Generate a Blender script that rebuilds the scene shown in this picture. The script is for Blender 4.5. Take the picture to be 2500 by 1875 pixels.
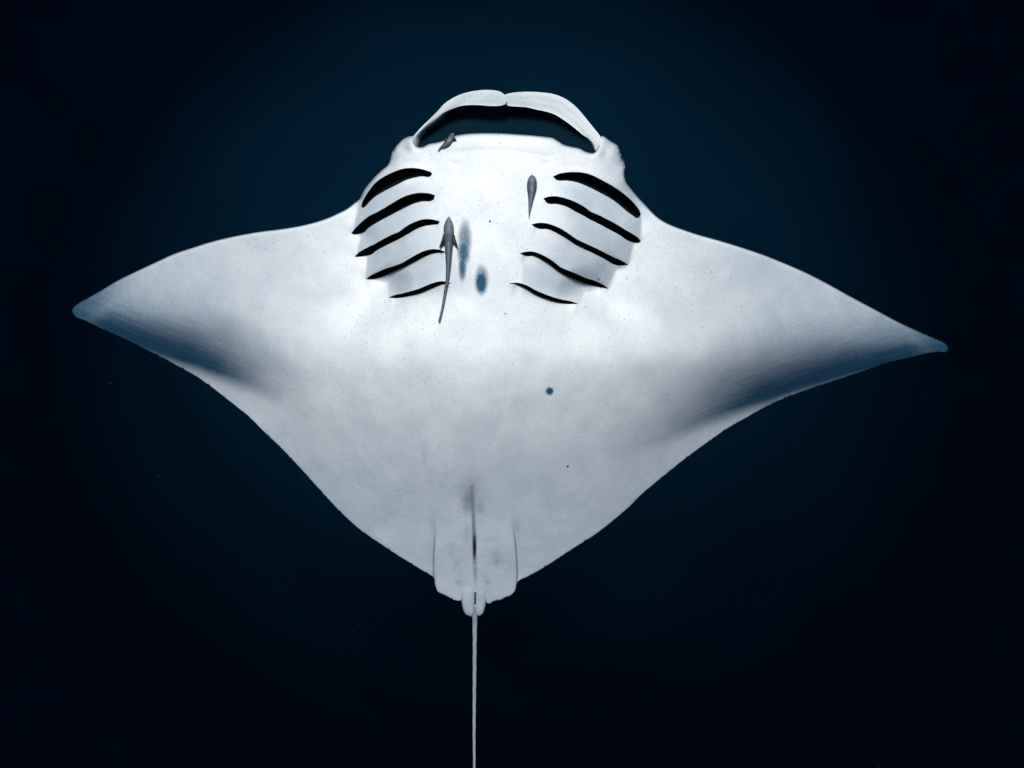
import bpy, math, random
import numpy as np
from mathutils import Vector
from mathutils.geometry import delaunay_2d_cdt

for o in list(bpy.data.objects):
    bpy.data.objects.remove(o)
scene = bpy.context.scene
COL = scene.collection
rng = np.random.default_rng(7)
random.seed(7)

# ------------------------------------------------------------------ camera, light
DIST = 5.0                      # camera height over the manta's belly, metres
SC = 4.0 / 2134.0               # metres per unit of the drawing (wingspan 4 m)
CX, CY = 1250.0, 937.5

cam_data = bpy.data.cameras.new('camera')
cam = bpy.data.objects.new('camera', cam_data)
COL.objects.link(cam)
cam.location = (0, 0, DIST)     # diver above a manta that has rolled belly up
cam.rotation_euler = (0, 0, 0)
cam_data.sensor_width = 36.0
cam_data.lens = 36.0 * DIST / (2500.0 * SC)
cam_data.clip_start = 0.05
cam_data.clip_end = 1000.0
scene.camera = cam

SUN_TILT = math.radians(19.0)
SUN_AZ = math.radians(-3.0)
world = bpy.data.worlds.new('World')
scene.world = world
world.use_nodes = True
wn = world.node_tree
wn.nodes.clear()
w_out = wn.nodes.new('ShaderNodeOutputWorld')
w_bg = wn.nodes.new('ShaderNodeBackground')
w_sky = wn.nodes.new('ShaderNodeTexSky')
w_sky.sky_type = 'NISHITA'
w_sky.sun_disc = False
w_sky.sun_elevation = math.pi / 2 - SUN_TILT
w_sky.sun_rotation = SUN_AZ
w_bg.inputs['Strength'].default_value = 0.06
wn.links.new(w_sky.outputs['Color'], w_bg.inputs['Color'])
wn.links.new(w_bg.outputs['Background'], w_out.inputs['Surface'])

sun_data = bpy.data.lights.new('sun', 'SUN')
sun_data.energy = 5.0
sun_data.angle = math.radians(11.0)
sun_data.color = (1.0, 0.960, 0.84)
sun = bpy.data.objects.new('sun', sun_data)
COL.objects.link(sun)
sun.location = (0, 0, 20)
sun.rotation_euler = (-SUN_TILT, 0, -SUN_AZ)

scene.view_settings.view_transform = 'Standard'
scene.view_settings.look = 'None'
scene.view_settings.exposure = 0.35
scene.view_settings.gamma = 1.0
scene.view_settings.use_curve_mapping = False
scene.render.engine = 'CYCLES'
scene.cycles.max_bounces = 6
scene.cycles.diffuse_bounces = 3
scene.cycles.volume_bounces = 0
scene.cycles.use_denoising = False      # keep the fine grain of the skin


# ------------------------------------------------------------------ helpers
def world_pts(px, py, hz):
    """drawing units (x right, y down, height towards the surface) -> metres"""
    z = np.asarray(hz, float) * SC
    k = SC * (DIST - z) / DIST
    return np.stack([(np.asarray(px) - CX) * k, (CY - np.asarray(py)) * k, z], axis=-1)


def reg(ox, oy, s, pts):
    return [(ox + x * s, oy + y * s) for x, y in pts]


def R1(p): return reg(800, 180, 0.3843, p)
def R2(p): return reg(900, 1150, 0.4369, p)
def R3(p): return reg(150, 450, 0.3616, p)
def R4(p): return reg(1550, 500, 0.3918, p)
def R7(p): return reg(850, 380, 0.2532, p)
def R8(p): return reg(1200, 380, 0.2411, p)
def RP(p): return reg(1040, 1360, 0.12054, p)
def RL(p): return reg(550, 900, 0.36166, p)
def RR(p): return reg(1150, 900, 0.36166, p)


def catmull(P, step, closed=False):
    """resample a polyline through a centripetal-like spline at about `step` spacing"""
    P = np.asarray(P, float)
    n = len(P)
    out = []
    rngi = range(n if closed else n - 1)
    for i in rngi:
        p1, p2 = P[i], P[(i + 1) % n]
        p0 = P[i - 1] if (closed or i > 0) else p1 - (p2 - p1)
        p3 = P[(i + 2) % n] if (closed or i + 2 < n) else p2 + (p2 - p1)
        L = np.hypot(*(p2 - p1)[:2])
        d0 = max(np.hypot(*(p1 - p0)[:2]), 1e-6)
        d2 = max(np.hypot(*(p3 - p2)[:2]), 1e-6)
        m1 = 0.5 * ((p2 - p1) + (p1 - p0) / d0 * L)
        m2 = 0.5 * ((p2 - p1) + (p3 - p2) / d2 * L)
        m = max(1, int(round(L / step)))
        for k in range(m):
            t = k / m
            h00 = 2*t**3 - 3*t**2 + 1; h10 = t**3 - 2*t**2 + t
            h01 = -2*t**3 + 3*t**2;    h11 = t**3 - t**2
            out.append(h00*p1 + h10*m1 + h01*p2 + h11*m2)
    if not closed:
        out.append(P[-1])
    return np.array(out)


def poly_dist(px, py, line, closed=False, data=None):
    """distance, signed side and interpolated data of points to a polyline"""
    A = np.asarray(line)[:, :2]
    B = np.roll(A, -1, axis=0) if closed else A[1:]
    A0 = A if closed else A[:-1]
    if data is not None:
        data = np.asarray(data, float)
        D0 = data if closed else data[:-1]
        D1 = np.roll(data, -1, axis=0) if closed else data[1:]
    n = len(px)
    dist = np.empty(n); sd = np.empty(n)
    dat = np.empty((n,) + (data.shape[1:] if data is not None else ()))
    V = B - A0
    LL = np.maximum((V**2).sum(1), 1e-9)
    for s in range(0, n, 4000):
        x = px[s:s+4000, None]; y = py[s:s+4000, None]
        wx = x - A0[None, :, 0]; wy = y - A0[None, :, 1]
        t = np.clip((wx * V[:, 0] + wy * V[:, 1]) / LL, 0, 1)
        ex = wx - t * V[:, 0]; ey = wy - t * V[:, 1]
        d2 = ex**2 + ey**2
        j = d2.argmin(1)
        r = np.arange(len(j))
        dist[s:s+4000] = np.sqrt(d2[r, j])
        cr = V[j, 0] * wy[r, j] - V[j, 1] * wx[r, j]
        sd[s:s+4000] = np.sign(cr) * np.sqrt(d2[r, j])
        if data is not None:
            tt = t[r, j]
            tt = tt.reshape(tt.shape + (1,) * (data.ndim - 1))
            dat[s:s+4000] = D0[j] * (1 - tt) + D1[j] * tt
    return dist, sd, dat


def inside(px, py, poly):
    P = np.asarray(poly)[:, :2]
    Q = np.roll(P, -1, axis=0)
    res = np.zeros(len(px), bool)
    for (x0, y0), (x1, y1) in zip(P, Q):
        if y0 == y1:
            continue
        c = ((y0 > py) != (y1 > py))
        xi = (x1 - x0) * (py - y0) / (y1 - y0) + x0
        res ^= c & (px < xi)
    return res


def sstep(a, b, x):
    t = np.clip((x - a) / (b - a), 0, 1)
    return t * t * (3 - 2 * t)


class MB:
    """collects welded pieces of one mesh with point attributes"""
    def __init__(self):
        self.v = []; self.f = []; self.pig = []; self.dor = []; self.dus = []; self.rn = []; self.rs = []; self.n = 0

    def add(self, verts, faces, pig=0.0, dor=0.0, dus=0.0, rn=0.0, rs=0.0):
        verts = np.asarray(verts, float)
        m = len(verts)
        self.v.append(verts)
        self.f += [tuple(i + self.n for i in f) for f in faces]
        self.pig.append(np.broadcast_to(np.asarray(pig, float), (m,)))
        for lst, val in ((self.dor, dor), (self.dus, dus), (self.rn, rn), (self.rs, rs)):
            lst.append(np.broadcast_to(np.asarray(val, float), (m,)))
        self.n += m

    def build(self, name, mat, parent=None):
        me = bpy.data.meshes.new(name)
        V = np.concatenate(self.v)
        me.from_pydata(V.tolist(), [], self.f)
        for nm, arr in (('pigment', self.pig), ('dorsal', self.dor), ('dusk', self.dus), ('ray_n', self.rn), ('ray_s', self.rs)):
            a = me.attributes.new(nm, 'FLOAT', 'POINT')
            a.data.foreach_set('value', np.concatenate(arr).astype(np.float32))
        me.polygons.foreach_set('use_smooth', [True] * len(me.polygons))
        me.materials.append(mat)
        me.update()
        o = bpy.data.objects.new(name, me)
        COL.objects.link(o)
        o.parent = parent
        return o


def ring_faces(nst, nr, cap=True):
    f = []
    for i in range(nst - 1):
        for j in range(nr):
            a = i * nr + j; b = i * nr + (j + 1) % nr
            f.append((a, b, b + nr, a + nr))
    if cap:
        f.append(tuple(range(nr - 1, -1, -1)))
        f.append(tuple((nst - 1) * nr + j for j in range(nr)))
    return f


# ------------------------------------------------------------------ materials
def new_mat(name):
    m = bpy.data.materials.new(name)
    m.use_nodes = True
    nt = m.node_tree
    nt.nodes.clear()
    return m, nt, nt.nodes.new


def link(nt, a, b):
    nt.links.new(a, b)


def math_node(nt, op, a=None, b=None, clamp=False):
    n = nt.nodes.new('ShaderNodeMath'); n.operation = op; n.use_clamp = clamp
    for i, v in enumerate((a, b)):
        if v is None:
            continue
        if isinstance(v, (int, float)):
            n.inputs[i].default_value = v
        else:
            nt.links.new(v, n.inputs[i])
    return n.outputs[0]


def mix_col(nt, fac, a, b):
    n = nt.nodes.new('ShaderNodeMix'); n.data_type = 'RGBA'
    if isinstance(fac, (int, float)): n.inputs[0].default_value = fac
    else: nt.links.new(fac, n.inputs[0])
    for v, s in ((a, n.inputs[6]), (b, n.inputs[7])):
        if isinstance(v, tuple): s.default_value = v + (1.0,)
        else: nt.links.new(v, s)
    return n.outputs[2]


def map_range(nt, v, a, b, c=0.0, d=1.0, smooth=False):
    n = nt.nodes.new('ShaderNodeMapRange')
    n.interpolation_type = 'SMOOTHSTEP' if smooth else 'LINEAR'
    nt.links.new(v, n.inputs[0])
    for i, x in enumerate((a, b, c, d)):
        n.inputs[i + 1].default_value = x
    return n.outputs[0]


def noise(nt, co, scale, detail=3.0, rough=0.55):
    n = nt.nodes.new('ShaderNodeTexNoise')
    n.inputs['Scale'].default_value = scale
    n.inputs['Detail'].default_value = detail
    n.inputs['Roughness'].default_value = rough
    nt.links.new(co, n.inputs['Vector'])
    return n.outputs['Fac']


def attr(nt, name):
    n = nt.nodes.new('ShaderNodeAttribute'); n.attribute_name = name
    return n.outputs['Fac']


def freckles(nt, co, scale, keep, rmin, rmax):
    v = nt.nodes.new('ShaderNodeTexVoronoi')
    v.voronoi_dimensions = '2D'
    v.inputs['Scale'].default_value = scale
    nt.links.new(co, v.inputs['Vector'])
    sep = nt.nodes.new('ShaderNodeSeparateColor')
    nt.links.new(v.outputs['Color'], sep.inputs[0])
    rad = map_range(nt, sep.outputs[1], 0, 1, rmin, rmax)
    d = math_node(nt, 'DIVIDE', v.outputs['Distance'], rad)
    dot = map_range(nt, d, 0.6, 1.0, 1.0, 0.0)
    on = math_node(nt, 'LESS_THAN', sep.outputs[0], keep)
    dark = map_range(nt, sep.outputs[2], 0, 1, 0.35, 0.95)
    return math_node(nt, 'MULTIPLY', math_node(nt, 'MULTIPLY', dot, on), dark)


def manta_skin():
    m, nt, new = new_mat('manta_skin')
    out = new('ShaderNodeOutputMaterial'); bs = new('ShaderNodeBsdfPrincipled')
    tc = new('ShaderNodeTexCoord'); co = tc.outputs['Object']
    mott = noise(nt, co, 5.0, 5.0, 0.6)
    base = mix_col(nt, map_range(nt, mott, 0.35, 0.68), (0.80, 0.81, 0.82), (0.64, 0.67, 0.705))
    grain = noise(nt, co, 210.0, 3.0, 0.8)
    base = mix_col(nt, map_range(nt, grain, 0.45, 0.75, 0.0, 0.38), base, (0.42, 0.46, 0.50))
    blot = noise(nt, co, 16.0, 4.0, 0.65)
    base = mix_col(nt, map_range(nt, blot, 0.56, 0.80, 0.0, 0.28), base, (0.45, 0.50, 0.56))
    wv = new('ShaderNodeTexNoise'); wv.inputs['Scale'].default_value = 30.0
    link(nt, co, wv.inputs['Vector'])
    vm = new('ShaderNodeVectorMath'); vm.operation = 'MULTIPLY_ADD'
    link(nt, wv.outputs['Color'], vm.inputs[0]); vm.inputs[1].default_value = (0.03, 0.03, 0.0)
    link(nt, co, vm.inputs[2])
    cf = vm.outputs[0]
    f1 = freckles(nt, cf, 38.0, 0.65, 0.04, 0.105)
    f2 = freckles(nt, cf, 75.0, 0.60, 0.05, 0.12)
    fr = math_node(nt, 'MAXIMUM', f1, f2)
    base = mix_col(nt, math_node(nt, 'MULTIPLY', fr, map_range(nt, noise(nt, co, 7.0, 3.0, 0.6), 0.38, 0.62, 0.45, 1.0)), base, (0.06, 0.07, 0.085))
    # dusky wings and rear belly, mottled
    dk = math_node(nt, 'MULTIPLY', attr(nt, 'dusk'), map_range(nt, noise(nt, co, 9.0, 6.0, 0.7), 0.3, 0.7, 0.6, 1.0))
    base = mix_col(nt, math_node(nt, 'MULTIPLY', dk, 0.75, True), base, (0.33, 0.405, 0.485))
    # blue-grey spots, their borders stippled; fine fin rays streak the dusky margins
    pg0 = attr(nt, 'pigment')
    cmb = new('ShaderNodeCombineXYZ')
    link(nt, math_node(nt, 'MULTIPLY', attr(nt, 'ray_n'), 0.16), cmb.inputs[0])
    link(nt, math_node(nt, 'MULTIPLY', attr(nt, 'ray_s'), 0.006), cmb.inputs[1])
    streak = noise(nt, cmb.outputs[0], 1.0, 3.0, 0.6)
    isband = map_range(nt, attr(nt, 'ray_n'), 90.0, 140.0, 1.0, 0.0)
    pg = math_node(nt, 'MULTIPLY', pg0, map_range(nt, streak, 0.3, 0.7, 0.92, 1.07))
    pgm = new('ShaderNodeMix'); pgm.data_type = 'FLOAT'
    link(nt, isband, pgm.inputs[0]); link(nt, pg0, pgm.inputs[2]); link(nt, pg, pgm.inputs[3])
    pg = pgm.outputs[0]
    st = noise(nt, co, 260.0, 2.0, 0.7)
    pgs = math_node(nt, 'ADD', pg, map_range(nt, st, 0.2, 0.8, -0.22, 0.22))
    pgf = math_node(nt, 'MULTIPLY', map_range(nt, pgs, 0.08, 0.80), math_node(nt, 'MINIMUM', math_node(nt, 'MULTIPLY', pg, 6.0), 1.0), True)
    base = mix_col(nt, pgf, base, (0.016, 0.076, 0.145))
    # charcoal back
    dr = attr(nt, 'dorsal')
    base = mix_col(nt, dr, base, (0.008, 0.012, 0.018))
    link(nt, base, bs.inputs['Base Color'])
    bs.inputs['Roughness'].default_value = 0.62
    bs.inputs['Specular IOR Level'].default_value = 0.18
    bmp = new('ShaderNodeBump')
    bmp.inputs['Strength'].default_value = 0.12
    bmp.inputs['Distance'].default_value = 0.004
    link(nt, noise(nt, co, 130.0, 4.0, 0.65), bmp.inputs['Height'])
    link(nt, bmp.outputs[0], bs.inputs['Normal'])
    link(nt, bs.outputs[0], out.inputs['Surface'])
    return m


def plain_mat(name, c0, c1, scale, rough=0.6, spec=0.2, bump=0.0):
    m, nt, new = new_mat(name)
    out = new('ShaderNodeOutputMaterial'); bs = new('ShaderNodeBsdfPrincipled')
    tc = new('ShaderNodeTexCoord'); co = tc.outputs['Object']
    n = noise(nt, co, scale, 4.0, 0.6)
    link(nt, mix_col(nt, map_range(nt, n, 0.3, 0.7), c0, c1), bs.inputs['Base Color'])
    bs.inputs['Roughness'].default_value = rough
    bs.inputs['Specular IOR Level'].default_value = spec
    if bump:
        b = new('ShaderNodeBump'); b.inputs['Strength'].default_value = bump
        b.inputs['Distance'].default_value = 0.01
        link(nt, n, b.inputs['Height']); link(nt, b.outputs[0], bs.inputs['Normal'])
    link(nt, bs.outputs[0], out.inputs['Surface'])
    return m


def remora_skin():
    m, nt, new = new_mat('remora_skin')
    out = new('ShaderNodeOutputMaterial'); bs = new('ShaderNodeBsdfPrincipled')
    tc = new('ShaderNodeTexCoord'); co = tc.outputs['Object']
    n = noise(nt, co, 60.0, 5.0, 0.65)
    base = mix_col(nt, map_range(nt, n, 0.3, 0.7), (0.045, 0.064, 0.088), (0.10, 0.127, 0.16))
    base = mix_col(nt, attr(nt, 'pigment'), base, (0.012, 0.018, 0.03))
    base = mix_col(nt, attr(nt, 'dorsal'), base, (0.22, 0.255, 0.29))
    link(nt, base, bs.inputs['Base Color'])
    bs.inputs['Roughness'].default_value = 0.5
    bs.inputs['Specular IOR Level'].default_value = 0.25
    b = new('ShaderNodeBump'); b.inputs['Strength'].default_value = 0.15
    b.inputs['Distance'].default_value = 0.003
    link(nt, n, b.inputs['Height']); link(nt, b.outputs[0], bs.inputs['Normal'])
    link(nt, bs.outputs[0], out.inputs['Surface'])
    return m


M_SKIN = manta_skin()
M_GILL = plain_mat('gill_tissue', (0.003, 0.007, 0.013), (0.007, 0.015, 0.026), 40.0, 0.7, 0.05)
M_MOUTH = plain_mat('mouth_lining', (0.0010, 0.0098, 0.0195), (0.0015, 0.0120, 0.0230), 6.0, 0.8, 0.03)
M_REMORA = remora_skin()
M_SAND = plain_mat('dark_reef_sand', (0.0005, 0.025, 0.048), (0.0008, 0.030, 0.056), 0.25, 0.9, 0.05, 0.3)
M_PLANK = plain_mat('plankton', (0.05, 0.09, 0.12), (0.12, 0.16, 0.18), 8.0, 0.8, 0.1)

# ------------------------------------------------------------------ seabed
NB = 161
ax = np.sign(np.linspace(-1, 1, NB)) * np.abs(np.linspace(-1, 1, NB))**2.2 * 140.0
gx, gy = np.meshgrid(ax, ax + 0.0)
mx, my = -0.2, 0.9               # top of the sandy mound that rises under the ray
r2 = ((gx - mx) / 1.0)**2 + ((gy - my) / 0.95)**2
rr = np.sqrt(r2)
gz = -10.0 - 2.1 * (np.sqrt(rr**2 + 4.2**2) - 4.2)
gz = -52.0 + 6.0 * np.logaddexp(0, (gz + 52.0) / 6.0)
gz += 0.18 * np.sin(gx * 0.9 + 1.3 * np.sin(gy * 0.5)) + 0.14 * np.sin(gy * 1.1 + 0.7 * gx)
sv = np.stack([gx, gy, gz], -1).reshape(-1, 3)
sf = [(i*NB + j, i*NB + j + 1, (i+1)*NB + j + 1, (i+1)*NB + j) for i in range(NB-1) for j in range(NB-1)]
sb = MB(); sb.add(sv, sf)
seabed = sb.build('seabed', M_SAND)
seabed['kind'] = 'structure'

# ------------------------------------------------------------------ the manta: outlines
# (point, edge roundness in drawing units)
lead_l = R3([(70,850),(88,824),(125,797),(210,750),(270,715),(370,655),(500,590),(640,525),(760,470),(880,430),
             (1000,392),(1150,355),(1330,322),(1500,300),(1640,275),(1780,235),(1860,200),(1930,165),(1975,130)])
head_l = R1([(203,795),(232,738),(300,655),(345,612),(385,576),(397,545),(412,492),(440,455),(480,415),(538,397)])
mouth = R1([(548,412),(552,438),(566,462),(600,466),(640,447),(690,437),(745,422),(800,398),(850,386),(950,378),
            (1100,379),(1250,388),(1380,400),(1430,408),(1465,428),(1500,450),(1560,466),(1600,474),(1645,497),
            (1690,503),(1712,480),(1722,450),(1730,412),(1738,395)])
head_r = R1([(1800,430),(1840,455),(1856,490),(1864,520),(1880,548),(1888,590),(1884,640),(1896,690)]) + \
         R8([(1400,320),(1480,418),(1560,502)])
lead_r = R4([(108,48),(150,85),(210,120),(300,155),(400,188),(520,222),(640,258),(800,312),(950,372),(1080,430),
             (1200,492),(1350,575),(1500,655),(1650,735),(1780,795),(1880,838),(1930,862),(1950,885),(1952,907)])
trail_r = R4([(1935,920),(1900,918),(1830,925),(1700,955),(1530,1000),(1400,1045),(1280,1085),(1120,1138),(1000,1180),
              (900,1220),(830,1252),(740,1300),(680,1335),(630,1362),(560,1405),(460,1475)]) + \
          RR([(1430,620),(1260,758),(1150,850),(1060,940),(960,1025),(860,1105),(760,1170),(680,1220),(560,1300),
              (460,1362),(380,1405),(312,1443)])
pelvic = RP([(1835,545),(1800,680),(1750,745),(1690,785),(1600,815),(1540,850),(1470,875),(1430,866),(1410,886),
             (1380,888),(1350,902),(1310,932),(1260,942),(1228,925),(1212,880),(1180,780),(1000,720),(760,780),(692,884),
             (640,885),(580,870),(542,856),(527,829),(503,836),(470,815),(440,800),(360,760),(240,700),(215,650),
             (185,550),(163,424)])
trail_l = RL([(1390,1398),(1300,1345),(1240,1308),(1140,1245),(1060,1192),(990,1145),(920,1095),(860,1045),(780,970),
              (690,875),(600,775),(500,665),(420,580),(330,490),(250,415),(160,325),(80,260),(10,205)]) + \
          R3([(1060,1405),(980,1345),(900,1290),(800,1235),(700,1180),(600,1130),(480,1070),(350,1010),(240,960),
              (150,918),(108,903),(84,880)])
outline = []
for seg, rad in ((lead_l, 9.0), (head_l, 22.0), (mouth, 15.0), (head_r, 22.0), (lead_r, 9.0),
                 (trail_r, 3.0), (pelvic, 4.0), (trail_l, 3.0)):
    outline += [(p[0], p[1], rad) for p in seg]
outline = np.array(outline)
outline = catmull(outline, 4.0, closed=True)
# the thin trailing edges are a little ragged
trailing = outline[:, 2] < 3.6
k = np.arange(len(outline))
jag = 0.8 * np.sin(k * 0.83 + 2 * np.sin(k * 0.11)) + rng.normal(0, 0.45, len(outline))
notch = (rng.random(len(outline)) < 0.03) * 2.2
outline[:, 1] -= np.where(trailing, np.abs(jag) * 0.8 + notch, 0)

gills = {
 'L1': R7([(128,492),(134,458),(160,405),(205,335),(260,267),(340,207),(430,162),(520,129),(600,120),(680,125),(750,142),(800,162),(810,175)]),
 'l1': R7([(795,200),(770,205),(720,197),(640,208),(560,230),(480,270),(380,320),(310,360),(250,400),(200,450),(160,495),(140,506)]),
 'L2': R7([(30,748),(70,700),(130,640),(200,585),(280,545),(360,500),(440,450),(520,405),(600,375),(680,360),(760,362),(810,372),(838,384)]),
 'l2': R7([(825,425),(790,437),(720,437),(640,455),(560,490),(480,530),(400,572),(320,615),(260,650),(200,690),(150,738),(100,752),(55,760)]),
 'L3': R7([(62,975),(110,930),(180,890),(260,850),(340,805),(440,755),(490,735),(550,690),(620,650),(700,620),(760,612),(820,617),(885,634)]),
 'l3': R7([(870,660),(800,665),(740,672),(660,700),(580,745),(500,790),(420,830),(340,870),(270,910),(220,948),(150,965),(95,976)]),
 'L4': R7([(172,1193),(220,1155),(280,1125),(360,1090),(440,1065),(520,1035),(580,1000),(640,965),(720,925),(790,905),(850,903),(900,913),(940,932)]),
 'l4': R7([(915,940),(860,932),(800,942),(720,975),(650,1010),(580,1042),(500,1078),(430,1112),(360,1147),(290,1176),(225,1193)]),
 'L5': R7([(390,1369),(450,1345),(520,1330),(600,1308),(680,1285),(740,1260),(800,1235),(870,1215),(920,1212),(970,1224),(1005,1232)]),
 'l5': R7([(950,1236),(900,1240),(830,1264),(760,1290),(690,1315),(620,1336),(560,1353),(480,1369),(430,1373)]),
 'R1': R8([(622,212),(680,185),(760,170),(840,167),(940,175),(1020,200),(1120,250),(1220,305),(1310,365),(1400,440),(1460,505),(1500,560),(1510,600)]),
 'r1': R8([(1495,625),(1468,630),(1430,605),(1370,560),(1290,490),(1200,425),(1100,370),(1000,320),(920,285),(840,260),(760,250),(690,252),(655,246)]),
 'R2': R8([(525,434),(570,418),(640,412),(720,425),(800,450),(880,485),(940,520),(1000,565),(1080,600),(1180,650),(1280,705),(1360,755),(1430,795),(1480,830),(1512,868)]),
 'r2': R8([(1488,884),(1430,875),(1370,850),(1300,800),(1200,745),(1100,690),(1000,640),(920,595),(850,560),(780,520),(710,495),(650,485),(580,485),(550,468)]),
 'R3': R8([(405,697),(470,682),(550,685),(620,705),(700,740),(780,790),(860,845),(940,885),(1040,930),(1140,980),(1240,1030),(1320,1065),(1385,1108)]),
 'r3': R8([(1300,1112),(1240,1097),(1150,1042),(1060,995),(980,955),(900,917),(830,878),(760,832),(690,792),(620,757),(560,738),(490,738),(435,722)]),
 'R4': R8([(287,990),(350,973),(420,973),(490,995),(560,1030),(630,1075),(700,1130),(780,1165),(880,1205),(960,1240),(1040,1265),(1110,1295),(1150,1320),(1185,1348)]),
 'r4': R8([(1100,1334),(1020,1310),(940,1282),(850,1248),(770,1211),(690,1166),(620,1116),(550,1070),(480,1030),(410,1010),(360,1016),(320,1006)]),
 'R5': R8([(175,1298),(240,1287),(300,1295),(370,1320),(440,1360),(520,1395),(600,1425),(700,1455),(800,1475),(885,1504)]),
 'r5': R8([(820,1502),(740,1494),(660,1474),(580,1449),(500,1419),(420,1380),(350,1340),(290,1313),(240,1303)]),
}
SLITS = []
for side in 'LR':
    for i in range(1, 6):
        up = catmull(gills[side + str(i)], 4.0)
        lo = catmull(gills[side.lower() + str(i)], 4.0)
        lo[:, 1] += (1.5, 2.0, 2.5, 2.5, 2.5)[i - 1] * np.sin(np.linspace(0, np.pi, len(lo)))**0.5
        SLITS.append((side, i, up, lo, np.concatenate([up, lo])))

# outer crease where the gill flaps meet the wings (stepped)
crease_l = np.array(R1([(215,700),(190,850),(158,1010),(205,1030),(183,1155),(248,1170),(243,1300),(378,1330),(388,1418),(330,1600),(200,1900),(60,2200),(-50,2600),(-60,3400)]))
crease_r = np.array(R1([(1940,740),(1998,905),(1988,1062),(1945,1085),(1912,1212),(1835,1248),(1780,1360),(1625,1390),(1600,1462),(1690,1640),(1820,1900),(1930,2200),(2000,2600),(2000,3400)]))

smooth_crease = {}
for _sg, _pts in ((-1, [(905, 250), (893, 400), (872, 480), (866, 560), (878, 640), (905, 710), (905, 780), (870, 900), (820, 1050), (790, 1250), (780, 1550)]),
                  (1, [(1530, 250), (1545, 400), (1562, 500), (1560, 570), (1530, 650), (1470, 720), (1460, 790), (1500, 900), (1545, 1050), (1565, 1250), (1570, 1550)])):
    smooth_crease[_sg] = catmull(_pts, 4.0)
    for _ in range(40):
        smooth_crease[_sg][1:-1] = 0.5 * smooth_crease[_sg][1:-1] + 0.25 * (smooth_crease[_sg][2:] + smooth_crease[_sg][:-2])
fold_r = R4([(1930,900),(1700,937),(1500,988),(1300,1036),(1150,1080),(1000,1125),(800,1192),(600,1262),(400,1345),(200,1430),(0,1515),(-260,1645)])
fold_rS = [0.6, 1.0, 1.1, 1.1, 1.1, 1.1, 1.0, 0.82, 0.56, 0.32, 0.15, 0.0]
fold_rW = [18, 46, 74, 105, 128, 148, 172, 186, 196, 204, 210, 220]
fold_l = R3([(100,880),(300,968),(480,1042),(700,1120),(870,1178),(1050,1245),(1250,1325),(1400,1400),(1550,1478),(1800,1590)])
fold_lS = [0.6, 1.0, 1.1, 1.1, 1.1, 0.90, 0.60, 0.33, 0.12, 0.0]
fold_lW = [18, 54, 86, 120, 146, 164, 182, 194, 204, 215]

groove = np.array([(1153, 1190), (1156, 1260), (1158, 1320), (1160, 1400), (1161.5, 1440)])
pel_l = np.array(R2([(378, 270), (374, 320), (368, 390), (362, 480), (361, 560), (366, 620)]))
pel_r = np.array(R2([(800, 270), (808, 320), (820, 400), (829, 500), (832, 570), (829, 640)]))

_ph = rng.uniform(0, 6.28, 24); _k = rng.normal(0, 1, (24, 2)); _k /= np.linalg.norm(_k, axis=1)[:, None]
_wl = rng.uniform(70, 260, 24)


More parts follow.
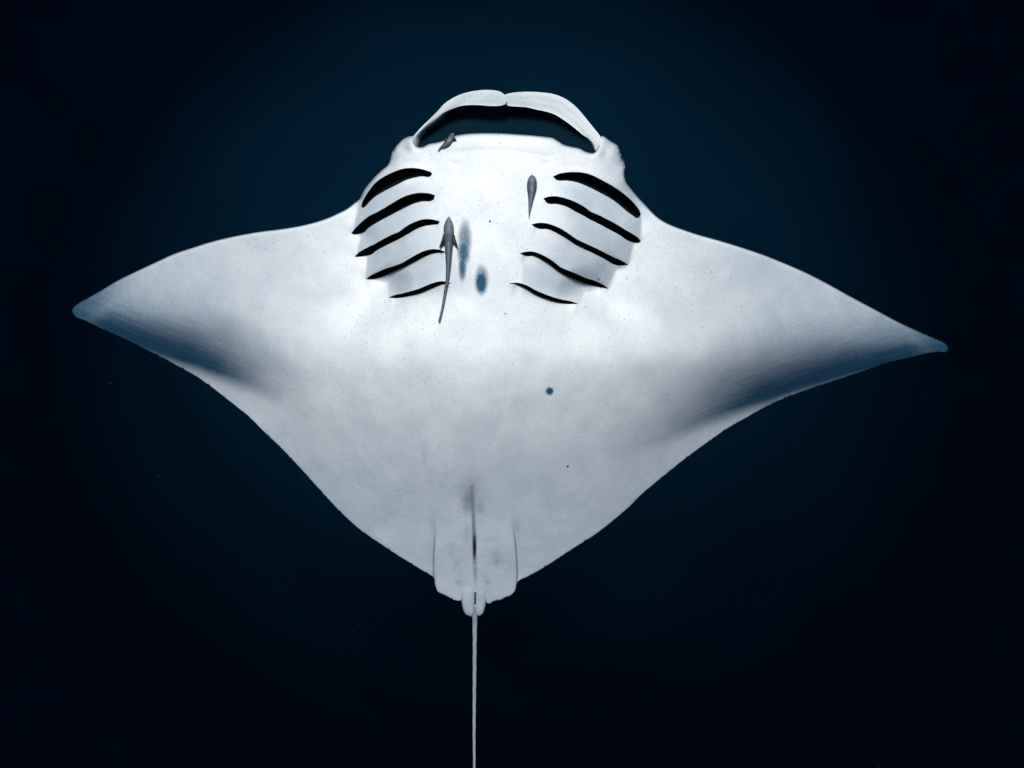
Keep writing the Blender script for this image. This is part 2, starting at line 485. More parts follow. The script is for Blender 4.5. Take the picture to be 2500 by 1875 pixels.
def height(px, py, detail=True):
    px = np.asarray(px, float); py = np.asarray(py, float)
    xc = 1243 - 0.0574 * py
    dx = px - xc
    t = np.abs(dx) / 1070.0
    h = -520.0 * t**1.75
    # belly rounds away towards the tail
    h -= 0.17 * (py - 760)          # the ray swims pitched: head nearer, tail farther
    yl = np.maximum(py - 760, 0)
    h -= 1.06 * (np.sqrt(yl**2 + 250**2) - 250)
    # wings are pitched: their leading edges stand higher than the trailing ones
    h -= 0.34 * sstep(0.20, 0.60, t) * (py - 760)
    # front of the disc and head bend back a little
    yu = np.maximum(560 - py, 0)
    h -= 0.10 * np.maximum(780 - py, 0) * np.exp(-(dx / 300)**2)
    # trailing folds of the wings
    for line, S, W, sgn in ((fold_r, fold_rS, fold_rW, 1), (fold_l, fold_lS, fold_lW, -1)):
        d, sd, dat = poly_dist(px, py, line, data=np.stack([S, W], 1))
        n = sd * sgn
        # only one side of the body
        act = sstep(60, 330, dx * sgn)
        s, w = dat[:, 0] * 0.98, dat[:, 1]
        w2 = np.minimum(0.38 * w, 62)
        u = np.clip(n / w, 0, 1)
        up = w * (0.5 - u + u**3 - 0.5 * u**4)
        v = np.clip(-n / w2, 0, 1)
        dn = 0.5 * w + w2 * (v - v**3 + 0.5 * v**4) - 0.10 * np.maximum(-n - w2, 0)
        h -= act * s * np.where(n >= 0, up, dn)
    if detail:
        # barrel of the head and gill region
        barrel = 215.0
        for line, sgn in ((crease_l, -1), (crease_r, 1)):
            d, sd, _ = poly_dist(px, py, line)
            q = sd * sgn
            soft = 1.5 + 120 * sstep(680, 900, py)
            q = soft * np.logaddexp(0, q / soft)
            xs_ = np.interp(py, smooth_crease[sgn][:, 1], smooth_crease[sgn][:, 0])
            qs = np.maximum((px - xs_) * -sgn * 0.86, 0)
            k_ = sstep(6, 70, q) * (1 - sstep(680, 760, py)) + sstep(680, 760, py)
            qs = np.where(py > 680, soft * np.logaddexp(0, (px - xs_) * -sgn * 0.86 / soft), qs)
            q = q * (1 - k_) + qs * k_
            barrel = barrel * (1 - np.exp(-q / 170))
        h += barrel
        # lips of the gill flaps: free edge proud, floor behind it dips into the slit
        for side, i, up, lo, _p in SLITS:
            x0, x1 = _p[:, 0].min() - 40, _p[:, 0].max() + 40
            y0, y1 = _p[:, 1].min() - 70, _p[:, 1].max() + 70
            m = (px > x0) & (px < x1) & (py > y0) & (py < y1)
            if not m.any():
                continue
            X, Y = px[m], py[m]
            lw = np.sin(np.linspace(0, np.pi, len(up)))**0.5
            du, su, au = poly_dist(X, Y, up, data=lw)
            lw2 = np.sin(np.linspace(0, np.pi, len(lo)))**0.5
            dl, sl, al = poly_dist(X, Y, lo, data=lw2)
            above = du < dl
            below = ~above
            h[m] += np.where(above, au * 11 * np.exp(-du / 26), 0)
            dep = (5, 8, 17, 25, 22)[i - 1]; ln = (9, 9, 11, 13, 13)[i - 1]
            h[m] -= np.where(below, al * dep * np.exp(-dl / ln), 0)
        # lower lip: swollen roll with a crease under it
        lip = R1([(700,470),(760,498),(860,490),(1000,481),(1200,490),(1320,508),(1400,522),(1480,505)])
        d, sd, w = poly_dist(px, py, lip, data=[0, .8, 1, 1, 1, 1, .9, 0])
        h += w * np.where(sd < 0, 6 * (1 - np.exp(-d / 14)) * np.exp(-d / 45) - 2, -2 * np.exp(-d / 20))
        # eye bulges: valley between the bulge and the jaw
        for val in (R1([(535,470),(470,530),(410,585)]), R1([(1742,460),(1745,510),(1800,570),(1860,650)])):
            d, sd, w = poly_dist(px, py, val, data=np.linspace(0.1, 0.9, len(val)))
            h -= w * 9 * np.exp(-(d / 11)**2)
        for (ex, ey, a, b, hh) in ((1002, 353, 12, 14, 9), (1462, 366, 11, 16, 10), (1505, 372, 20, 24, 10), (970, 365, 16, 18, 4)):
            h += hh * np.exp(-((px - ex) / a)**2 - ((py - ey) / b)**2)
        # wrinkles in front of the first slits
        for wr in (R7([(480,105),(560,75),(640,62),(740,75)]), R8([(720,120),(820,98),(940,105),(1050,150),(1150,215)]),
                   R1([(760,545),(800,575),(860,560)]), R1([(1330,535),(1380,575),(1420,560)])):
            d, sd, w = poly_dist(px, py, wr, data=np.sin(np.linspace(0, np.pi, len(wr)) * 0.9 + 0.15))
            h -= w * 3.0 * np.exp(-(d / 5)**2)
        # cloacal groove, pelvic fins lying on the disc
        d, sd, w = poly_dist(px, py, groove, data=[0.5, 0.9, 1.2, 0.7, 0.15])
        h -= w * (20 * np.exp(-(d / 3.0)**2) + 9 * np.exp(-(d / 28)))
        h -= 12 * np.exp(-((px - 1153) / 30)**2 - ((py - 1225) / 45)**2)
        fade = sstep(1255, 1360, py)
        plate = fade * 10.0
        for line, sgn in ((pel_l, 1), (pel_r, -1)):
            d, sd, _ = poly_dist(px, py, line)
            q = -sd * sgn
            plate = plate / (1 + np.exp(np.clip(-q / 1.3, -40, 40)))
            h -= fade * 14 * np.exp(-np.maximum(-q, 0) / 7) * (q < 0)
        h += plate
        for (ex, ey, a, b, hh) in ((1102, 1350, 15, 26, -3), (1120, 1392, 13, 22, -3), (1212, 1372, 16, 22, -3.5), (1036, 1130, 6, 34, -4)):
            h += hh * np.exp(-((px - ex) / a)**2 - ((py - ey) / b)**2)
        for p_, kk, wl in zip(_ph, _k, _wl):
            h += 0.0016 * wl * np.sin((px * kk[0] + py * kk[1]) * 6.283 / wl + p_)
    return h


def edge_roll(d, rad):
    u = np.clip(1 - d / rad, 0, 1)
    return rad * 0.85 * (1 - np.sqrt(np.maximum(1 - u**2, 0)))


def hexgrid(x0, x1, y0, y1, s):
    ys = np.arange(y0, y1, s * 0.866)
    P = []
    for i, y in enumerate(ys):
        xs = np.arange(x0 + (i % 2) * s / 2, x1, s)
        P.append(np.stack([xs, np.full(len(xs), y)], 1))
    return np.concatenate(P)


def triangulate(loops, pts):
    vin = []; edges = []
    for L in loops:
        b = len(vin)
        vin += [Vector((p[0], p[1])) for p in L]
        edges += [(b + i, b + (i + 1) % len(L)) for i in range(len(L))]
    vin += [Vector((p[0], p[1])) for p in pts]
    vo, eo, fo, ov, oe, of = delaunay_2d_cdt(vin, edges, [], 0, 1e-5)
    V = np.array([(v.x, v.y) for v in vo])
    F = np.array([f for f in fo if len(f) == 3])
    return V, F


x0, x1 = outline[:, 0].min(), outline[:, 0].max()
y0, y1 = outline[:, 1].min(), outline[:, 1].max()
coarse = hexgrid(x0, x1, y0, y1, 9.0)
fineA = hexgrid(860, 1600, 300, 780, 4.0)
fineB = hexgrid(1040, 1285, 1180, 1490, 3.6)
inA = (coarse[:, 0] > 858) & (coarse[:, 0] < 1602) & (coarse[:, 1] > 298) & (coarse[:, 1] < 782)
inB = (coarse[:, 0] > 1038) & (coarse[:, 0] < 1287) & (coarse[:, 1] > 1178) & (coarse[:, 1] < 1492)
pts = np.concatenate([coarse[~inA & ~inB], fineA, fineB])
# extra rows of points hugging the rim so that it rolls over smoothly
tn = np.roll(outline[:, :2], -1, 0) - np.roll(outline[:, :2], 1, 0)
tn /= np.maximum(np.linalg.norm(tn, axis=1), 1e-6)[:, None]
nrm = np.stack([-tn[:, 1], tn[:, 0]], 1)
rim = np.concatenate([outline[:, :2] + nrm * (outline[:, 2:3] * f) for f in (0.10, 0.3, 0.65, 1.1)])
pd, _, _ = poly_dist(pts[:, 0], pts[:, 1], outline, closed=True, data=outline[:, 2])
inn = inside(pts[:, 0], pts[:, 1], outline)
_, _, prad = poly_dist(pts[:, 0], pts[:, 1], outline, closed=True, data=outline[:, 2])
pts_ok = pts[inn & (pd > 1.25 * prad + 1.0)]
rd, _, _ = poly_dist(rim[:, 0], rim[:, 1], outline, closed=True)
rin = inside(rim[:, 0], rim[:, 1], outline) & (rd > 0.22)
rim_ok = rim[rin]


def clear_of_slits(P, gap):
    ok = np.ones(len(P), bool)
    for s in SLITS:
        d, _, _ = poly_dist(P[:, 0], P[:, 1], s[4], closed=True)
        ok &= (d > gap) & ~inside(P[:, 0], P[:, 1], s[4])
    return P[ok]


# extra points just behind every slit edge
slit_rim = []
for s in SLITS:
    L = s[4]
    tt = np.roll(L, -1, 0) - np.roll(L, 1, 0)
    tt /= np.maximum(np.linalg.norm(tt, axis=1), 1e-6)[:, None]
    nn = np.stack([tt[:, 1], -tt[:, 0]], 1)
    slit_rim += [L + nn * 1.5]
slit_rim = np.concatenate(slit_rim)
srd, _, _ = poly_dist(slit_rim[:, 0], slit_rim[:, 1], outline, closed=True)
slit_rim = slit_rim[(srd > 4)]
for cx_, cy_, r_, st_ in ((1386, 1139, 14, 1.6), (1342, 955, 18, 2.4), (1196, 540.5, 9, 1.5), (1233, 766, 8, 1.8)):
    pts_ok = pts_ok[np.hypot(pts_ok[:, 0] - cx_, pts_ok[:, 1] - cy_) > r_ + 1]
    hp = hexgrid(cx_ - r_, cx_ + r_, cy_ - r_, cy_ + r_, st_)
    pts_ok = np.concatenate([pts_ok, hp[np.hypot(hp[:, 0] - cx_, hp[:, 1] - cy_) < r_]])
line_pts = []
for ln_ in (groove, pel_l, pel_r):
    L = catmull(ln_, 2.5)
    tt = np.gradient(L, axis=0); tt /= np.linalg.norm(tt, axis=1)[:, None]
    nn = np.stack([tt[:, 1], -tt[:, 0]], 1)
    dl_, _, _ = poly_dist(pts_ok[:, 0], pts_ok[:, 1], L)
    pts_ok = pts_ok[dl_ > 5.2]
    line_pts += [L + nn * o for o in (-4, -2.4, -1.2, 0, 1.2, 2.4, 4)]
line_pts = np.concatenate(line_pts)
ld, _, _ = poly_dist(line_pts[:, 0], line_pts[:, 1], outline, closed=True)
line_pts = line_pts[(ld > 5) & inside(line_pts[:, 0], line_pts[:, 1], outline)]
pts_ok = np.concatenate([pts_ok, line_pts])
P_all = np.concatenate([clear_of_slits(np.concatenate([pts_ok, rim_ok]), 2.4), clear_of_slits(slit_rim, 1.0)])
V2, F2 = triangulate([outline[:, :2]] + [s[4] for s in SLITS], P_all)
cen = V2[F2].mean(1)
keep = inside(cen[:, 0], cen[:, 1], outline)
for s in SLITS:
    keep &= ~inside(cen[:, 0], cen[:, 1], s[4])
F2 = F2[keep]


def top_z(px, py):
    px = np.atleast_1d(np.asarray(px, float)); py = np.atleast_1d(np.asarray(py, float))
    h = height(px, py)
    d, _, rad = poly_dist(px, py, outline, closed=True, data=outline[:, 2])
    return h - edge_roll(d, rad)


hz = top_z(V2[:, 0], V2[:, 1])

# pigment spots of the belly
def pig_map(px, py):
    pg = np.zeros(len(px))
    def ell(ex, ey, a, b, amp, p=4):
        r = np.sqrt(((px - ex) / a)**2 + ((py - ey) / b)**2)
        return amp * np.exp(-r**p)
    for e in ((1135, 585, 17, 50, .66, 4), (1132, 615, 16, 36, .78, 4), (1129, 652, 10, 36, .78, 4),
              (1176, 682, 17, 36, .68, 4), (1175, 690, 15, 30, .95, 4), (1342, 955, 10, 10, .95),
              (1196, 540.5, 2.4, 2.4, 1.6), (1386, 1139, 2.6, 2.6, 1.5), (1461, 682, 4, 4, .6),
              (1038, 1140, 5, 30, .16),
              (1233, 766, 3, 3, .6)):
        pg = np.maximum(pg, ell(*e))
    # dusky band along the trailing folds
    for line, S, sgn in ((fold_r, fold_rS, 1), (fold_l, fold_lS, -1)):
        d, sd, w = poly_dist(px, py, line, data=np.clip(np.array(S), 0, 1))
        n = sd * sgn
        band = np.where(n > 0, np.exp(-(np.maximum(n, 0) / 105)**1.25), np.exp(-(n / 24)**2))
        pg = np.maximum(pg, 0.90 * np.minimum(w, 1)**0.9 * band)
    # dusky wing tips
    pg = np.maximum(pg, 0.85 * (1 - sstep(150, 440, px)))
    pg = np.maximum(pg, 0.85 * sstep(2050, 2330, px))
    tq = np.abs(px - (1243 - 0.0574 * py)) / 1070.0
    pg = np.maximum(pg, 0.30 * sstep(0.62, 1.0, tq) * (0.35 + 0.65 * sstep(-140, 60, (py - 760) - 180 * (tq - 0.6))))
    # eyes' dark skin at the sides of the head
    for e in ((1520, 376, 8, 20, .8), (962, 352, 6, 20, .7)):
        pg = np.maximum(pg, ell(*e))
    return pg


body = MB()
# z up, y down in the drawing: flip winding so normals face the viewer
W3 = world_pts(V2[:, 0], V2[:, 1], hz)
a, b, c = W3[F2[:, 0]], W3[F2[:, 1]], W3[F2[:, 2]]
nz = np.cross(b - a, c - a)[:, 2]
F2[nz < 0] = F2[nz < 0][:, ::-1]
xcv = 1243 - 0.0574 * V2[:, 1]
tv = np.abs(V2[:, 0] - xcv) / 1070.0
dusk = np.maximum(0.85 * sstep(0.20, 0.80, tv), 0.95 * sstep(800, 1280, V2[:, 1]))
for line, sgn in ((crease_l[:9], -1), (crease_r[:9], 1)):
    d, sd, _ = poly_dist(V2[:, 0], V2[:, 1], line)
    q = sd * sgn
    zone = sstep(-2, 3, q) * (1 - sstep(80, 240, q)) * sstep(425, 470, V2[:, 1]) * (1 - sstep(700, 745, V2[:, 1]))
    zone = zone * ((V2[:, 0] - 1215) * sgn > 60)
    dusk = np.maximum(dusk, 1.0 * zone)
smudge = np.zeros(len(V2))
for (ex, ey, a_, b_, am) in ((1102, 1348, 11, 22, 1.1), (1114, 1376, 9, 20, 1.15), (1122, 1402, 9, 16, 1.15), (1212, 1372, 15, 22, 1.3), (1120, 1420, 14, 12, 1.3),
                            (1190, 1420, 9, 14, 1.3), (1143, 1228, 22, 44, 1.75), (1170, 1240, 20, 36, 1.4), (1140, 1300, 16, 50, 1.2), (1036, 1120, 7, 36, 1.0), (1045, 1165, 30, 26, .9),
                            (1195, 1318, 26, 8, 1.1), (1262, 1285, 12, 20, 1.1), (1056, 1275, 12, 22, 1.1), (1010, 1180, 60, 40, .8), (1130, 1100, 80, 50, .75)):
    smudge = np.maximum(smudge, 0.15 * (am - 0.6) / 0.7 * np.exp(-((V2[:, 0] - ex) / a_)**2 - ((V2[:, 1] - ey) / b_)**2))
    dusk = np.maximum(dusk, am * np.exp(-((V2[:, 0] - ex) / a_)**2 - ((V2[:, 1] - ey) / b_)**2))
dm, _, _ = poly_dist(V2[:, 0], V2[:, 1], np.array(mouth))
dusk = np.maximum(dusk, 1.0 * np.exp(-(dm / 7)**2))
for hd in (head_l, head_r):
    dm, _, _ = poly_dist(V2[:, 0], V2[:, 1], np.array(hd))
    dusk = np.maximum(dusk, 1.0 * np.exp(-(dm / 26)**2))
rayn = np.zeros(len(V2)); rays = np.zeros(len(V2))
for line, sgn in ((fold_r, 1), (fold_l, -1)):
    m = (V2[:, 0] - xcv) * sgn > 0
    d, sd, ar = poly_dist(V2[m, 0], V2[m, 1], line, data=np.concatenate([[0], np.cumsum(np.hypot(*np.diff(np.array(line), axis=0).T))]))
    rayn[m] = sd * sgn; rays[m] = ar + sgn * 5000
dg, _, wg = poly_dist(V2[:, 0], V2[:, 1], groove, data=[0.35, 0.6, 0.7, 0.5, 0.3])
vdor = wg * np.exp(-(dg / 1.6)**2)
vdor = np.maximum(vdor, np.exp(-(((V2[:, 0] - 1158.5) / 4.2)**2 + ((V2[:, 1] - 1335) / 36)**2)**2))
vdor = np.maximum(vdor, smudge)
for ln_ in (pel_l, pel_r):
    dl_, _, _ = poly_dist(V2[:, 0], V2[:, 1], ln_)
    vdor = np.maximum(vdor, 0.5 * np.exp(-(dl_ / 2.2)**2) * sstep(1270, 1330, V2[:, 1]))
de, _, re_ = poly_dist(V2[:, 0], V2[:, 1], outline, closed=True, data=outline[:, 2])
vdor = np.maximum(vdor, 0.75 * np.exp(-(de / 2.4)**2) * sstep(4.5, 8, re_))
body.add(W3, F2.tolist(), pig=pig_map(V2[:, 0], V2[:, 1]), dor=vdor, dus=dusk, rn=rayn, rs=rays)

# back of the ray
Pd = hexgrid(x0, x1, y0, y1, 16.0)
dd, _, _ = poly_dist(Pd[:, 0], Pd[:, 1], outline, closed=True)
Pd = Pd[inside(Pd[:, 0], Pd[:, 1], outline) & (dd > 7)]
rim2 = np.concatenate([outline[:, :2] + nrm * f for f in (1.0, 4.0)])
rd2, _, _ = poly_dist(rim2[:, 0], rim2[:, 1], outline, closed=True)
rim2 = rim2[inside(rim2[:, 0], rim2[:, 1], outline) & (rd2 > 0.6)]
V4, F4 = triangulate([outline[:, :2]], np.concatenate([Pd, rim2]))
cen = V4[F4].mean(1)
F4 = F4[inside(cen[:, 0], cen[:, 1], outline)]
d4, _, rad4 = poly_dist(V4[:, 0], V4[:, 1], outline, closed=True, data=outline[:, 2])
edge_z = height(V4[:, 0], V4[:, 1]) - edge_roll(np.zeros(len(V4)), rad4)
flat = height(V4[:, 0], V4[:, 1], detail=False)
xc4 = 1243 - 0.0574 * V4[:, 1]
thick = 5 + 1.1 * rad4 + 46 * (1 - np.exp(-d4 / 160)) + 190 * np.exp(-((V4[:, 0] - xc4) / 230)**2 - ((V4[:, 1] - 720) / 420)**2) * (1 - np.exp(-d4 / 70))
bz = np.where(d4 < 0.05, edge_z, (sstep(0, 60, d4) * np.minimum(flat, edge_z - 4) + (1 - sstep(0, 60, d4)) * edge_z) - thick * (1 - np.exp(-d4 / 5.0)))
W4 = world_pts(V4[:, 0], V4[:, 1], bz)
a, b, c = W4[F4[:, 0]], W4[F4[:, 1]], W4[F4[:, 2]]
nz = np.cross(b - a, c - a)[:, 2]
F4[nz > 0] = F4[nz > 0][:, ::-1]
body.add(W4, F4.tolist(), pig=0.0, dor=sstep(0.2, 3.0, d4))


# cephalic fins: broad curved bands that meet in front of the mouth
def resample(P, n):
    P = catmull(P, 2.0)
    s = np.concatenate([[0], np.cumsum(np.hypot(*np.diff(P[:, :2], axis=0).T))])
    q = np.linspace(0, s[-1], n)
    return np.stack([np.interp(q, s, P[:, i]) for i in range(P.shape[1])], 1)


def cephalic(outer, inner, zc, skirt, bulge, crease):
    n = 64
    O = resample(outer, n); I = resample(inner, n)
    tt = np.linspace(0, 1, n)
    Z = np.interp(tt, *zip(*zc))
    K = np.interp(tt, *zip(*skirt))
    nr_t, nr_b = 14, 8
    rows = []; dor = []; pig = []
    centre = np.array([1232.0, 318.0])
    for i in range(n):
        w = np.linalg.norm(I[i] - O[i])
        u = (I[i] - O[i]) / max(w, 1e-6)
        inw = centre - I[i]; inw /= np.linalg.norm(inw)
        ring = []; dr = []; pg = []
        for j in range(nr_t):
            s = j / (nr_t - 1)
            ss = 0.5 - 0.5 * math.cos(math.pi * s)
            p = O[i] + u * w * ss
            z = Z[i] + bulge * w * (math.sin(math.pi * ss)**0.85) - w * 0.40 * ss
            z -= crease * 0.06 * w * math.exp(-((ss - 0.42) / 0.07)**2) * math.sin(math.pi * tt[i])
            z += 0.8 * math.sin(tt[i] * 23 + ss * 4) * 0.6
            ring.append((p[0], p[1], z)); dr.append(0.0); pg.append(0.02)
        # inner face: drops away behind the free edge, towards the mouth
        for j, (q, dz) in enumerate(((0.25, 8), (0.6, 32), (1.0, 70), (0.9, 110))):
            p = I[i] + inw * K[i] * q
            ring.append((p[0], p[1], Z[i] - 4 - dz * (0.35 + 0.65 * min(1, K[i] / 20)))); 
            dr.append(((0.05, 0.35, 0.85, 1.0) if tt[i] < 0.15 else (0.6, 0.85, 0.97, 1.0))[j]); pg.append((0.25, 0.6, 0.8, 0.5)[j] if K[i] > 1 else 0.2)
        m = 0.5 * (O[i] + I[i])
        for q, dz in ((0.6, 40), (0.25, 16)):
            p = O[i] + u * w * q
            ring.append((p[0], p[1], Z[i] - dz * (0.3 + 0.7 * min(1, K[i] / 20)) - 3)); dr.append(1.0); pg.append(0.3)
        ring.append((O[i][0], O[i][1], Z[i] - 2.5)); dr.append(0.4); pg.append(0.2)
        rows.append(ring); dor.append(dr); pig.append(pg)
    R = np.array(rows)
    nr = R.shape[1]
    body.add(world_pts(R[..., 0].ravel(), R[..., 1].ravel(), R[..., 2].ravel()), ring_faces(n, nr),
             pig=np.array(pig).ravel(), dor=np.array(dor).ravel(), dus=0.45)


zl = float(top_z(1012, 352)[0]); zr = float(top_z(1460, 352)[0])
outer_l = R1([(498,470),(515,425),(545,394),(600,335),(660,277),(700,236),(740,192),(800,152),(860,126),(930,110),(1000,103),(1060,106),(1100,116),(1128,140),(1140,165)])
inner_l = R1([(545,478),(548,440),(556,400),(608,345),(664,300),(715,258),(765,232),(830,207),(900,198),(960,199),(1040,204),(1090,203),(1120,196),(1136,186),(1141,172)])
cephalic(outer_l, inner_l, [(0, zl - 6), (0.12, zl + 2), (0.4, zl + 6), (1, zl + 8)],
         [(0, 22), (0.10, 28), (0.22, 34), (0.36, 30), (0.5, 6), (0.6, 0.5), (1, 0.5)], 0.055, 0.4)
outer_r = R1([(1752,520),(1742,460),(1732,400),(1700,357),(1662,310),(1622,260),(1572,206),(1512,161),(1440,131),(1350,118),(1250,115),(1170,122),(1125,134),(1108,148),(1102,162)])
inner_r = R1([(1700,520),(1704,480),(1692,445),(1662,412),(1622,386),(1572,346),(1510,300),(1450,262),(1400,243),(1330,228),(1260,212),(1200,208),(1150,203),(1120,192),(1105,172)])
cephalic(outer_r, inner_r, [(0, zr - 8), (0.12, zr + 2), (0.4, zr + 8), (1, zr + 18)],
         [(0, 16), (0.08, 20), (0.16, 18), (0.26, 4), (0.4, 0.5), (1, 0.5)], 0.055, 0.6)

# claspers
def clasper(xl, xr, yy, rz, zoff):
    n = 26; nr = 18
    ys = np.linspace(yy[0], yy[-1], n)
    L = np.interp(ys, yy, xl); Rr = np.interp(ys, yy, xr)
    base = float(top_z(1160, 1418)[0]) + zoff
    P = []
    for i in range(n):
        cx = 0.5 * (L[i] + Rr[i]); hw = max(0.5 * (Rr[i] - L[i]), 0.4)
        q = i / (n - 1)
        zz = base - 1.14 * (ys[i] - 1418) + 2 - 11 * (1 - sstep(0.0, 0.62, q))
        rzi = rz * min(1, hw / 14) * (0.1 + 0.9 * float(sstep(0.05, 0.6, q)))
        for j in range(nr):
            an = 2 * math.pi * j / nr
            P.append((cx + hw * math.cos(an), ys[i] + 0.6 * math.sin(an) * 0, zz + rzi * math.sin(an)))
    P = np.array(P)
    body.add(world_pts(P[:, 0], P[:, 1], P[:, 2]), ring_faces(n, nr), pig=0.0, dor=np.tile(0.5 * np.clip((np.abs(np.cos(2 * np.pi * np.arange(nr) / nr)) - 0.75) / 0.25, 0, 1), n), dus=1.0)


clasper([1146, 1124.5, 1124, 1125.5, 1128, 1132, 1137, 1143, 1149], [1160, 1160.2, 1160, 1159.3, 1158.8, 1158, 1157, 1155, 1151],
        [1380, 1428, 1440, 1462, 1480, 1494, 1501, 1504.5, 1505.5], 13, 1)
clasper([1162, 1161.5, 1161.2, 1161, 1161, 1161.5, 1163, 1166, 1168], [1172, 1190, 1190.3, 1187.5, 1185, 1181, 1177, 1173, 1170],
        [1380, 1426, 1440, 1462, 1480, 1494, 1500, 1503, 1504], 12, 0)

# tail: thin tapered whip
ty = np.linspace(1476, 2350, 90)
tz0 = float(top_z(1160, 1418)[0]) - 14
P = []
for i, y in enumerate(ty):
    cx = np.interp(y, [1440, 1505, 1600, 1700, 1800, 1875, 2350], [1160, 1159.2, 1158.8, 1158, 1157.4, 1158, 1172])
    hw = np.interp(y, [1440, 1505, 1560, 1640, 1760, 1875, 2350], [7.4, 6.2, 5.0, 4.4, 3.8, 2.9, 1.1])
    for j in range(14):
        an = 2 * math.pi * j / 14
        P.append((cx + hw * math.cos(an) + 0.25 * math.sin(i * 1.7), y, tz0 - 14 - 1.12 * (min(y, 1520) - 1440) - 0.70 * max(y - 1520, 0) + hw * 0.9 * math.sin(an)))
P = np.array(P)
tdor = np.tile((np.sin(2 * np.pi * np.arange(14) / 14) < -0.3) * 0.8, len(ty))
body.add(world_pts(P[:, 0], P[:, 1], P[:, 2]), ring_faces(len(ty), 14), pig=0.0, dor=np.maximum(tdor, 0.38), dus=1.0)

manta = bpy.data.objects.new('manta_ray', None)
COL.objects.link(manta)
manta['label'] = 'large white-bellied manta ray with spread wings, belly towards the viewer'
manta['category'] = 'manta ray'
body_obj = body.build('body', M_SKIN, manta)

# mouth: dark funnel-shaped lining between the lower jaw and the head fins
mo = MB()
lipc = resample(R1([(560,462),(600,470),(690,441),(800,402),(950,382),(1100,383),(1250,392),(1400,408),(1500,454),(1600,478),(1690,500)]), 40)
archc = resample(np.concatenate([resample(inner_l, 40)[:36], resample(inner_r, 40)[:36][::-1]]), 40)
NRW = 14
P = []
for back in (0, 7):
    for r_ in range(NRW):
        q = r_ / (NRW - 1)
        row = lipc * (1 - q) + archc * q
        row[:, 1] -= 5 * sstep(0.8, 1, q) - 6 * (1 - q)
        e = np.sin(np.linspace(0, np.pi, 40))**0.6
        zz = zl - 30 - 34 * math.sin(math.pi * min(1, 0.15 + q * 0.75)) * e - back
        P.append(np.stack([row[:, 0], row[:, 1], zz], 1))
P = np.concatenate(P)
f = []
for r_ in range(NRW - 1):
    for j in range(39):
        a_ = r_ * 40 + j
        f.append((a_, a_ + 1, a_ + 41, a_ + 40))
        b_ = a_ + NRW * 40
        f.append((b_ + 40, b_ + 41, b_ + 1, b_))
mo.add(world_pts(P[:, 0], P[:, 1], P[:, 2]), f)
mo.build('mouth', M_MOUTH, manta)

# gill slits: deep dark pouches that run forward under each flap
for side, i, up, lo, loop in SLITS:
    g = MB()
    zt = top_z(loop[:, 0], loop[:, 1])
    n = len(loop)
    P = []
    c = loop.mean(0)
    for dz, sh, grow in ((-1.0, 0, 0.4), (10, 2, 1.2), (35, 10, 2.5), (75, 22, 2.0), (120, 30, -3.0)):
        tt = np.roll(loop, -1, 0) - np.roll(loop, 1, 0)
        tt /= np.maximum(np.linalg.norm(tt, axis=1), 1e-6)[:, None]
        nn = np.stack([tt[:, 1], -tt[:, 0]], 1)
        Q = loop + nn * grow
        zz = zt - dz - 0.6
        P.append(np.stack([Q[:, 0] + (c[0] > 1200) * 0, Q[:, 1] - sh, zz], 1))
    nl = len(P)
    P = np.concatenate(P)
    f = ring_faces(nl, n, cap=False)
    f.append(tuple((nl - 1) * n + j for j in range(n)))
    g.add(world_pts(P[:, 0], P[:, 1], P[:, 2]), f)
    g.build('gill_slit', M_GILL, manta)


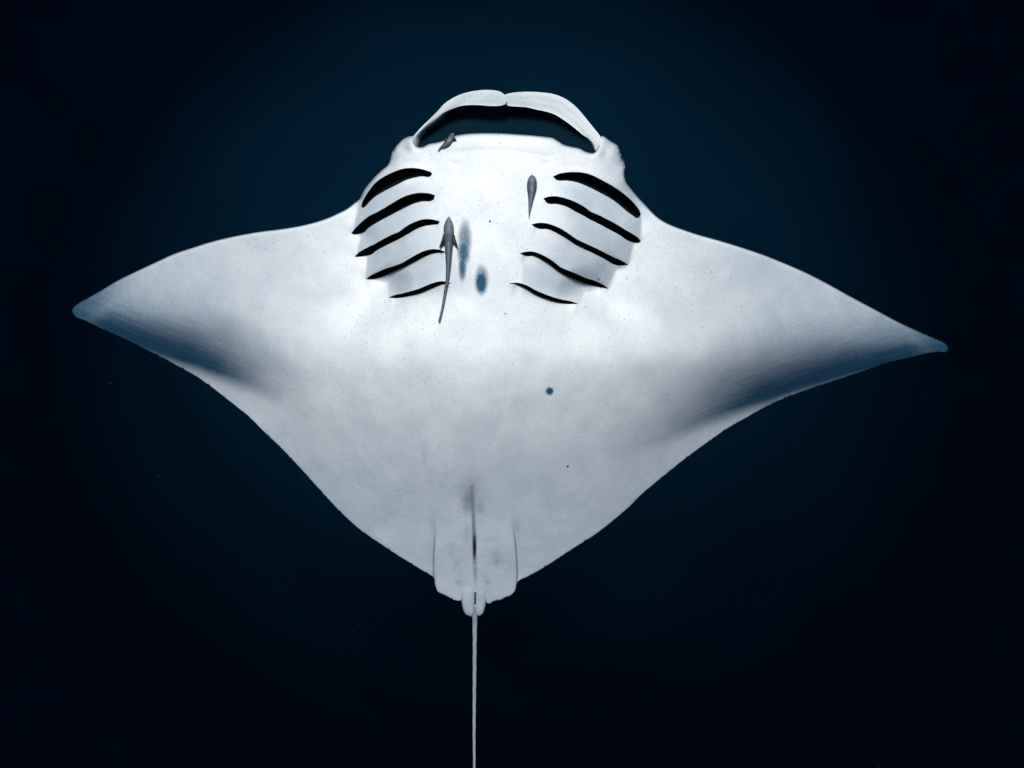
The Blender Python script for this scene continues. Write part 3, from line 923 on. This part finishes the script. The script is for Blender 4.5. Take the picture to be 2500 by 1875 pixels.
# ------------------------------------------------------------------ remoras
def remora(label, line, width, lift, fins, marks, ridge=True, flat=0.8, eye=1.0, eye_t=0.055):
    """line: centre line, width: half widths along it; one continuous body with its fins"""
    b = MB()
    n = 120; nr = 24
    C = resample([(p[0], p[1]) for p in line], n)
    tt = np.linspace(0, 1, n)
    hw = np.interp(tt, *zip(*width))
    T = np.gradient(C, axis=0); T /= np.linalg.norm(T, axis=1)[:, None]
    N = np.stack([-T[:, 1], T[:, 0]], 1)
    base = top_z(C[:, 0], C[:, 1])
    kk = np.ones(25) / 25
    base = np.convolve(np.pad(base, 12, mode='edge'), kk, mode='valid')
    z0 = base + np.interp(tt, *zip(*lift))
    P = []; pig = []; lig = []
    for i in range(n):
        for j in range(nr):
            an = 2 * math.pi * j / nr
            s, c_ = math.sin(an), math.cos(an)
            bump = 1.0 + (0.16 * math.exp(-(c_ / 0.25)**2) if (ridge and s > 0 and tt[i] > 0.25) else 0)
            p = C[i] + N[i] * hw[i] * c_
            P.append((p[0], p[1], z0[i] + hw[i] * flat * s * bump))
            pg = 0.0
            for (t0, amp, slope) in marks:
                pg = max(pg, amp * math.exp(-((tt[i] - t0 - slope * abs(c_)) / 0.013)**2) * (s > 0))
            pg = max(pg, eye * math.exp(-((tt[i] - eye_t) / 0.012)**2 - ((abs(c_) - 0.78) / 0.16)**2) * (s > 0))
            if tt[i] > 0.93: pg = max(pg, (tt[i] - 0.93) / 0.07 * 0.8)
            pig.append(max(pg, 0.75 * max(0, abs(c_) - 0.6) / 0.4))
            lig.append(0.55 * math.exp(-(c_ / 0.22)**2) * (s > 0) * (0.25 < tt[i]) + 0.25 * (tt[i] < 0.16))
    P = np.array(P)
    b.add(world_pts(P[:, 0], P[:, 1], P[:, 2]), ring_faces(n, nr), pig=np.array(pig), dor=np.clip(lig, 0, 1))
    for poly, zz in fins:
        Q = catmull(poly, 2.0, closed=True)
        m = len(Q)
        zb = float(top_z(Q[:, 0], Q[:, 1]).mean()) + zz
        up = np.stack([Q[:, 0], Q[:, 1], np.full(m, zb + 1.2)], 1)
        dn = np.stack([Q[:, 0], Q[:, 1], np.full(m, zb - 1.2)], 1)
        A = np.concatenate([up, dn])
        f = [tuple(range(m)), tuple(range(2 * m - 1, m - 1, -1))] + [(j, m + j, m + (j + 1) % m, (j + 1) % m) for j in range(m)]
        b.add(world_pts(A[:, 0], A[:, 1], A[:, 2]), f, pig=0.9, dor=0.0)
    o = b.build('remora', M_REMORA)
    o['label'] = label
    o['category'] = 'fish'
    o['group'] = 'remoras riding on the manta ray'
    return o


def R5(p): return reg(940, 200, 0.14467, p)


remora('long slender grey remora beside the blue-grey spot, over the left gills',
       R7([(970,586),(970,650),(969,750),(968,900),(967,1000),(964,1100),(956,1200),(938,1300),(922,1400),(903,1500),(877,1600)]),
       [(0, .4), (.02, 4.5), (.05, 8.5), (.09, 12), (.13, 12.8), (.2, 11.6), (.3, 9.2), (.4, 7.2), (.5, 5.4), (.6, 4.3), (.7, 3.4), (.8, 3.1), (.93, 2.6), (1, 2.6)],
       [(0, 10), (.3, 12), (.7, 9), (1, 9)],
       [(R7([(918,755),(905,800),(888,850),(877,893),(890,882),(912,862),(932,850),(932,790)]), 9),
        (R7([(1012,755),(1022,760),(1038,810),(1052,855),(1057,892),(1042,876),(1020,850),(1006,835)]), 9)],
       [(0.085, 0.5, 0.035)])
remora('short grey remora tapering to a point, between midline and right gills',
       R8([(412,194),(411,250),(408,330),(403,400),(395,480),(387,550),(380,632)]),
       [(0, .4), (.03, 6), (.08, 9.4), (.16, 11.8), (.24, 12.2), (.34, 11.4), (.44, 9), (.55, 6.6), (.7, 4.6), (.84, 2.6), (1, .5)],
       [(0, 9), (1, 5)], [], [(0.11, 0.95, 0.11)], ridge=False)
remora('small grey remora perched on the lower lip at the mouth corner',
       R5([(1152,868),(1125,925),(1085,985),(1040,1040),(990,1075),(945,1105),(915,1140),(903,1166)]),
       [(0, 2.6), (.08, 5.6), (.22, 7.8), (.4, 7.6), (.55, 6.2), (.7, 4.2), (.82, 2.3), (.92, 1.9), (1, 1.6)],
       [(0, 12), (.4, 10), (1, 4)],
       [(R5([(1150,930),(1185,945),(1203,990),(1172,982),(1140,985)]), 8),
        (R5([(1060,950),(1002,958),(998,975),(1015,1000),(1045,990)]), 8)],
       [(0.05, 0.95, 0.04)], ridge=False)

# ------------------------------------------------------------------ specks drifting in the water
pk = MB()
oct_f = [(0,2,4),(2,1,4),(1,3,4),(3,0,4),(2,0,5),(1,2,5),(3,1,5),(0,3,5)]
for _ in range(240):
    z = rng.uniform(-4.5, -0.9)
    sc = (DIST - z)
    p = np.array([rng.uniform(-.62, .62) * sc, rng.uniform(-.48, .48) * sc, z])
    r = rng.uniform(0.0008, 0.0026)
    o6 = np.array([(1,0,0),(-1,0,0),(0,1,0),(0,-1,0),(0,0,1),(0,0,-1)], float) * r * rng.uniform(0.6, 1.3, 3)
    pk.add(p + o6, oct_f)
plankton = pk.build('plankton', M_PLANK)
plankton['kind'] = 'stuff'
plankton['label'] = 'tiny pale specks of plankton drifting in the dark water'
plankton['category'] = 'plankton'

# ------------------------------------------------------------------ sea water (closed box round everything)
hb = MB()
X, Z0, Z1 = 146.0, -54.0, DIST + 0.6
hv = [(-X,-X,Z0),(X,-X,Z0),(X,X,Z0),(-X,X,Z0),(-X,-X,Z1),(X,-X,Z1),(X,X,Z1),(-X,X,Z1)]
hf = [(3,2,1,0),(4,5,6,7),(0,1,5,4),(1,2,6,5),(2,3,7,6),(3,0,4,7)]
hm, nt, new = new_mat('sea_water')
out = new('ShaderNodeOutputMaterial'); pv = new('ShaderNodeVolumePrincipled')
pv.inputs['Color'].default_value = (0.0, 0.0024, 0.0040, 1)
pv.inputs['Absorption Color'].default_value = (0.10, 0.175, 0.30, 1)
pv.inputs['Density'].default_value = 0.06
pv.inputs['Anisotropy'].default_value = 0.0
link(nt, pv.outputs[0], out.inputs['Volume'])
hb.add(hv, hf)
haze = hb.build('haze', hm)
haze.data.polygons.foreach_set('use_smooth', [False] * 6)
haze['kind'] = 'stuff'
haze['label'] = 'dark blue sea water surrounding the manta ray'
haze['category'] = 'water'
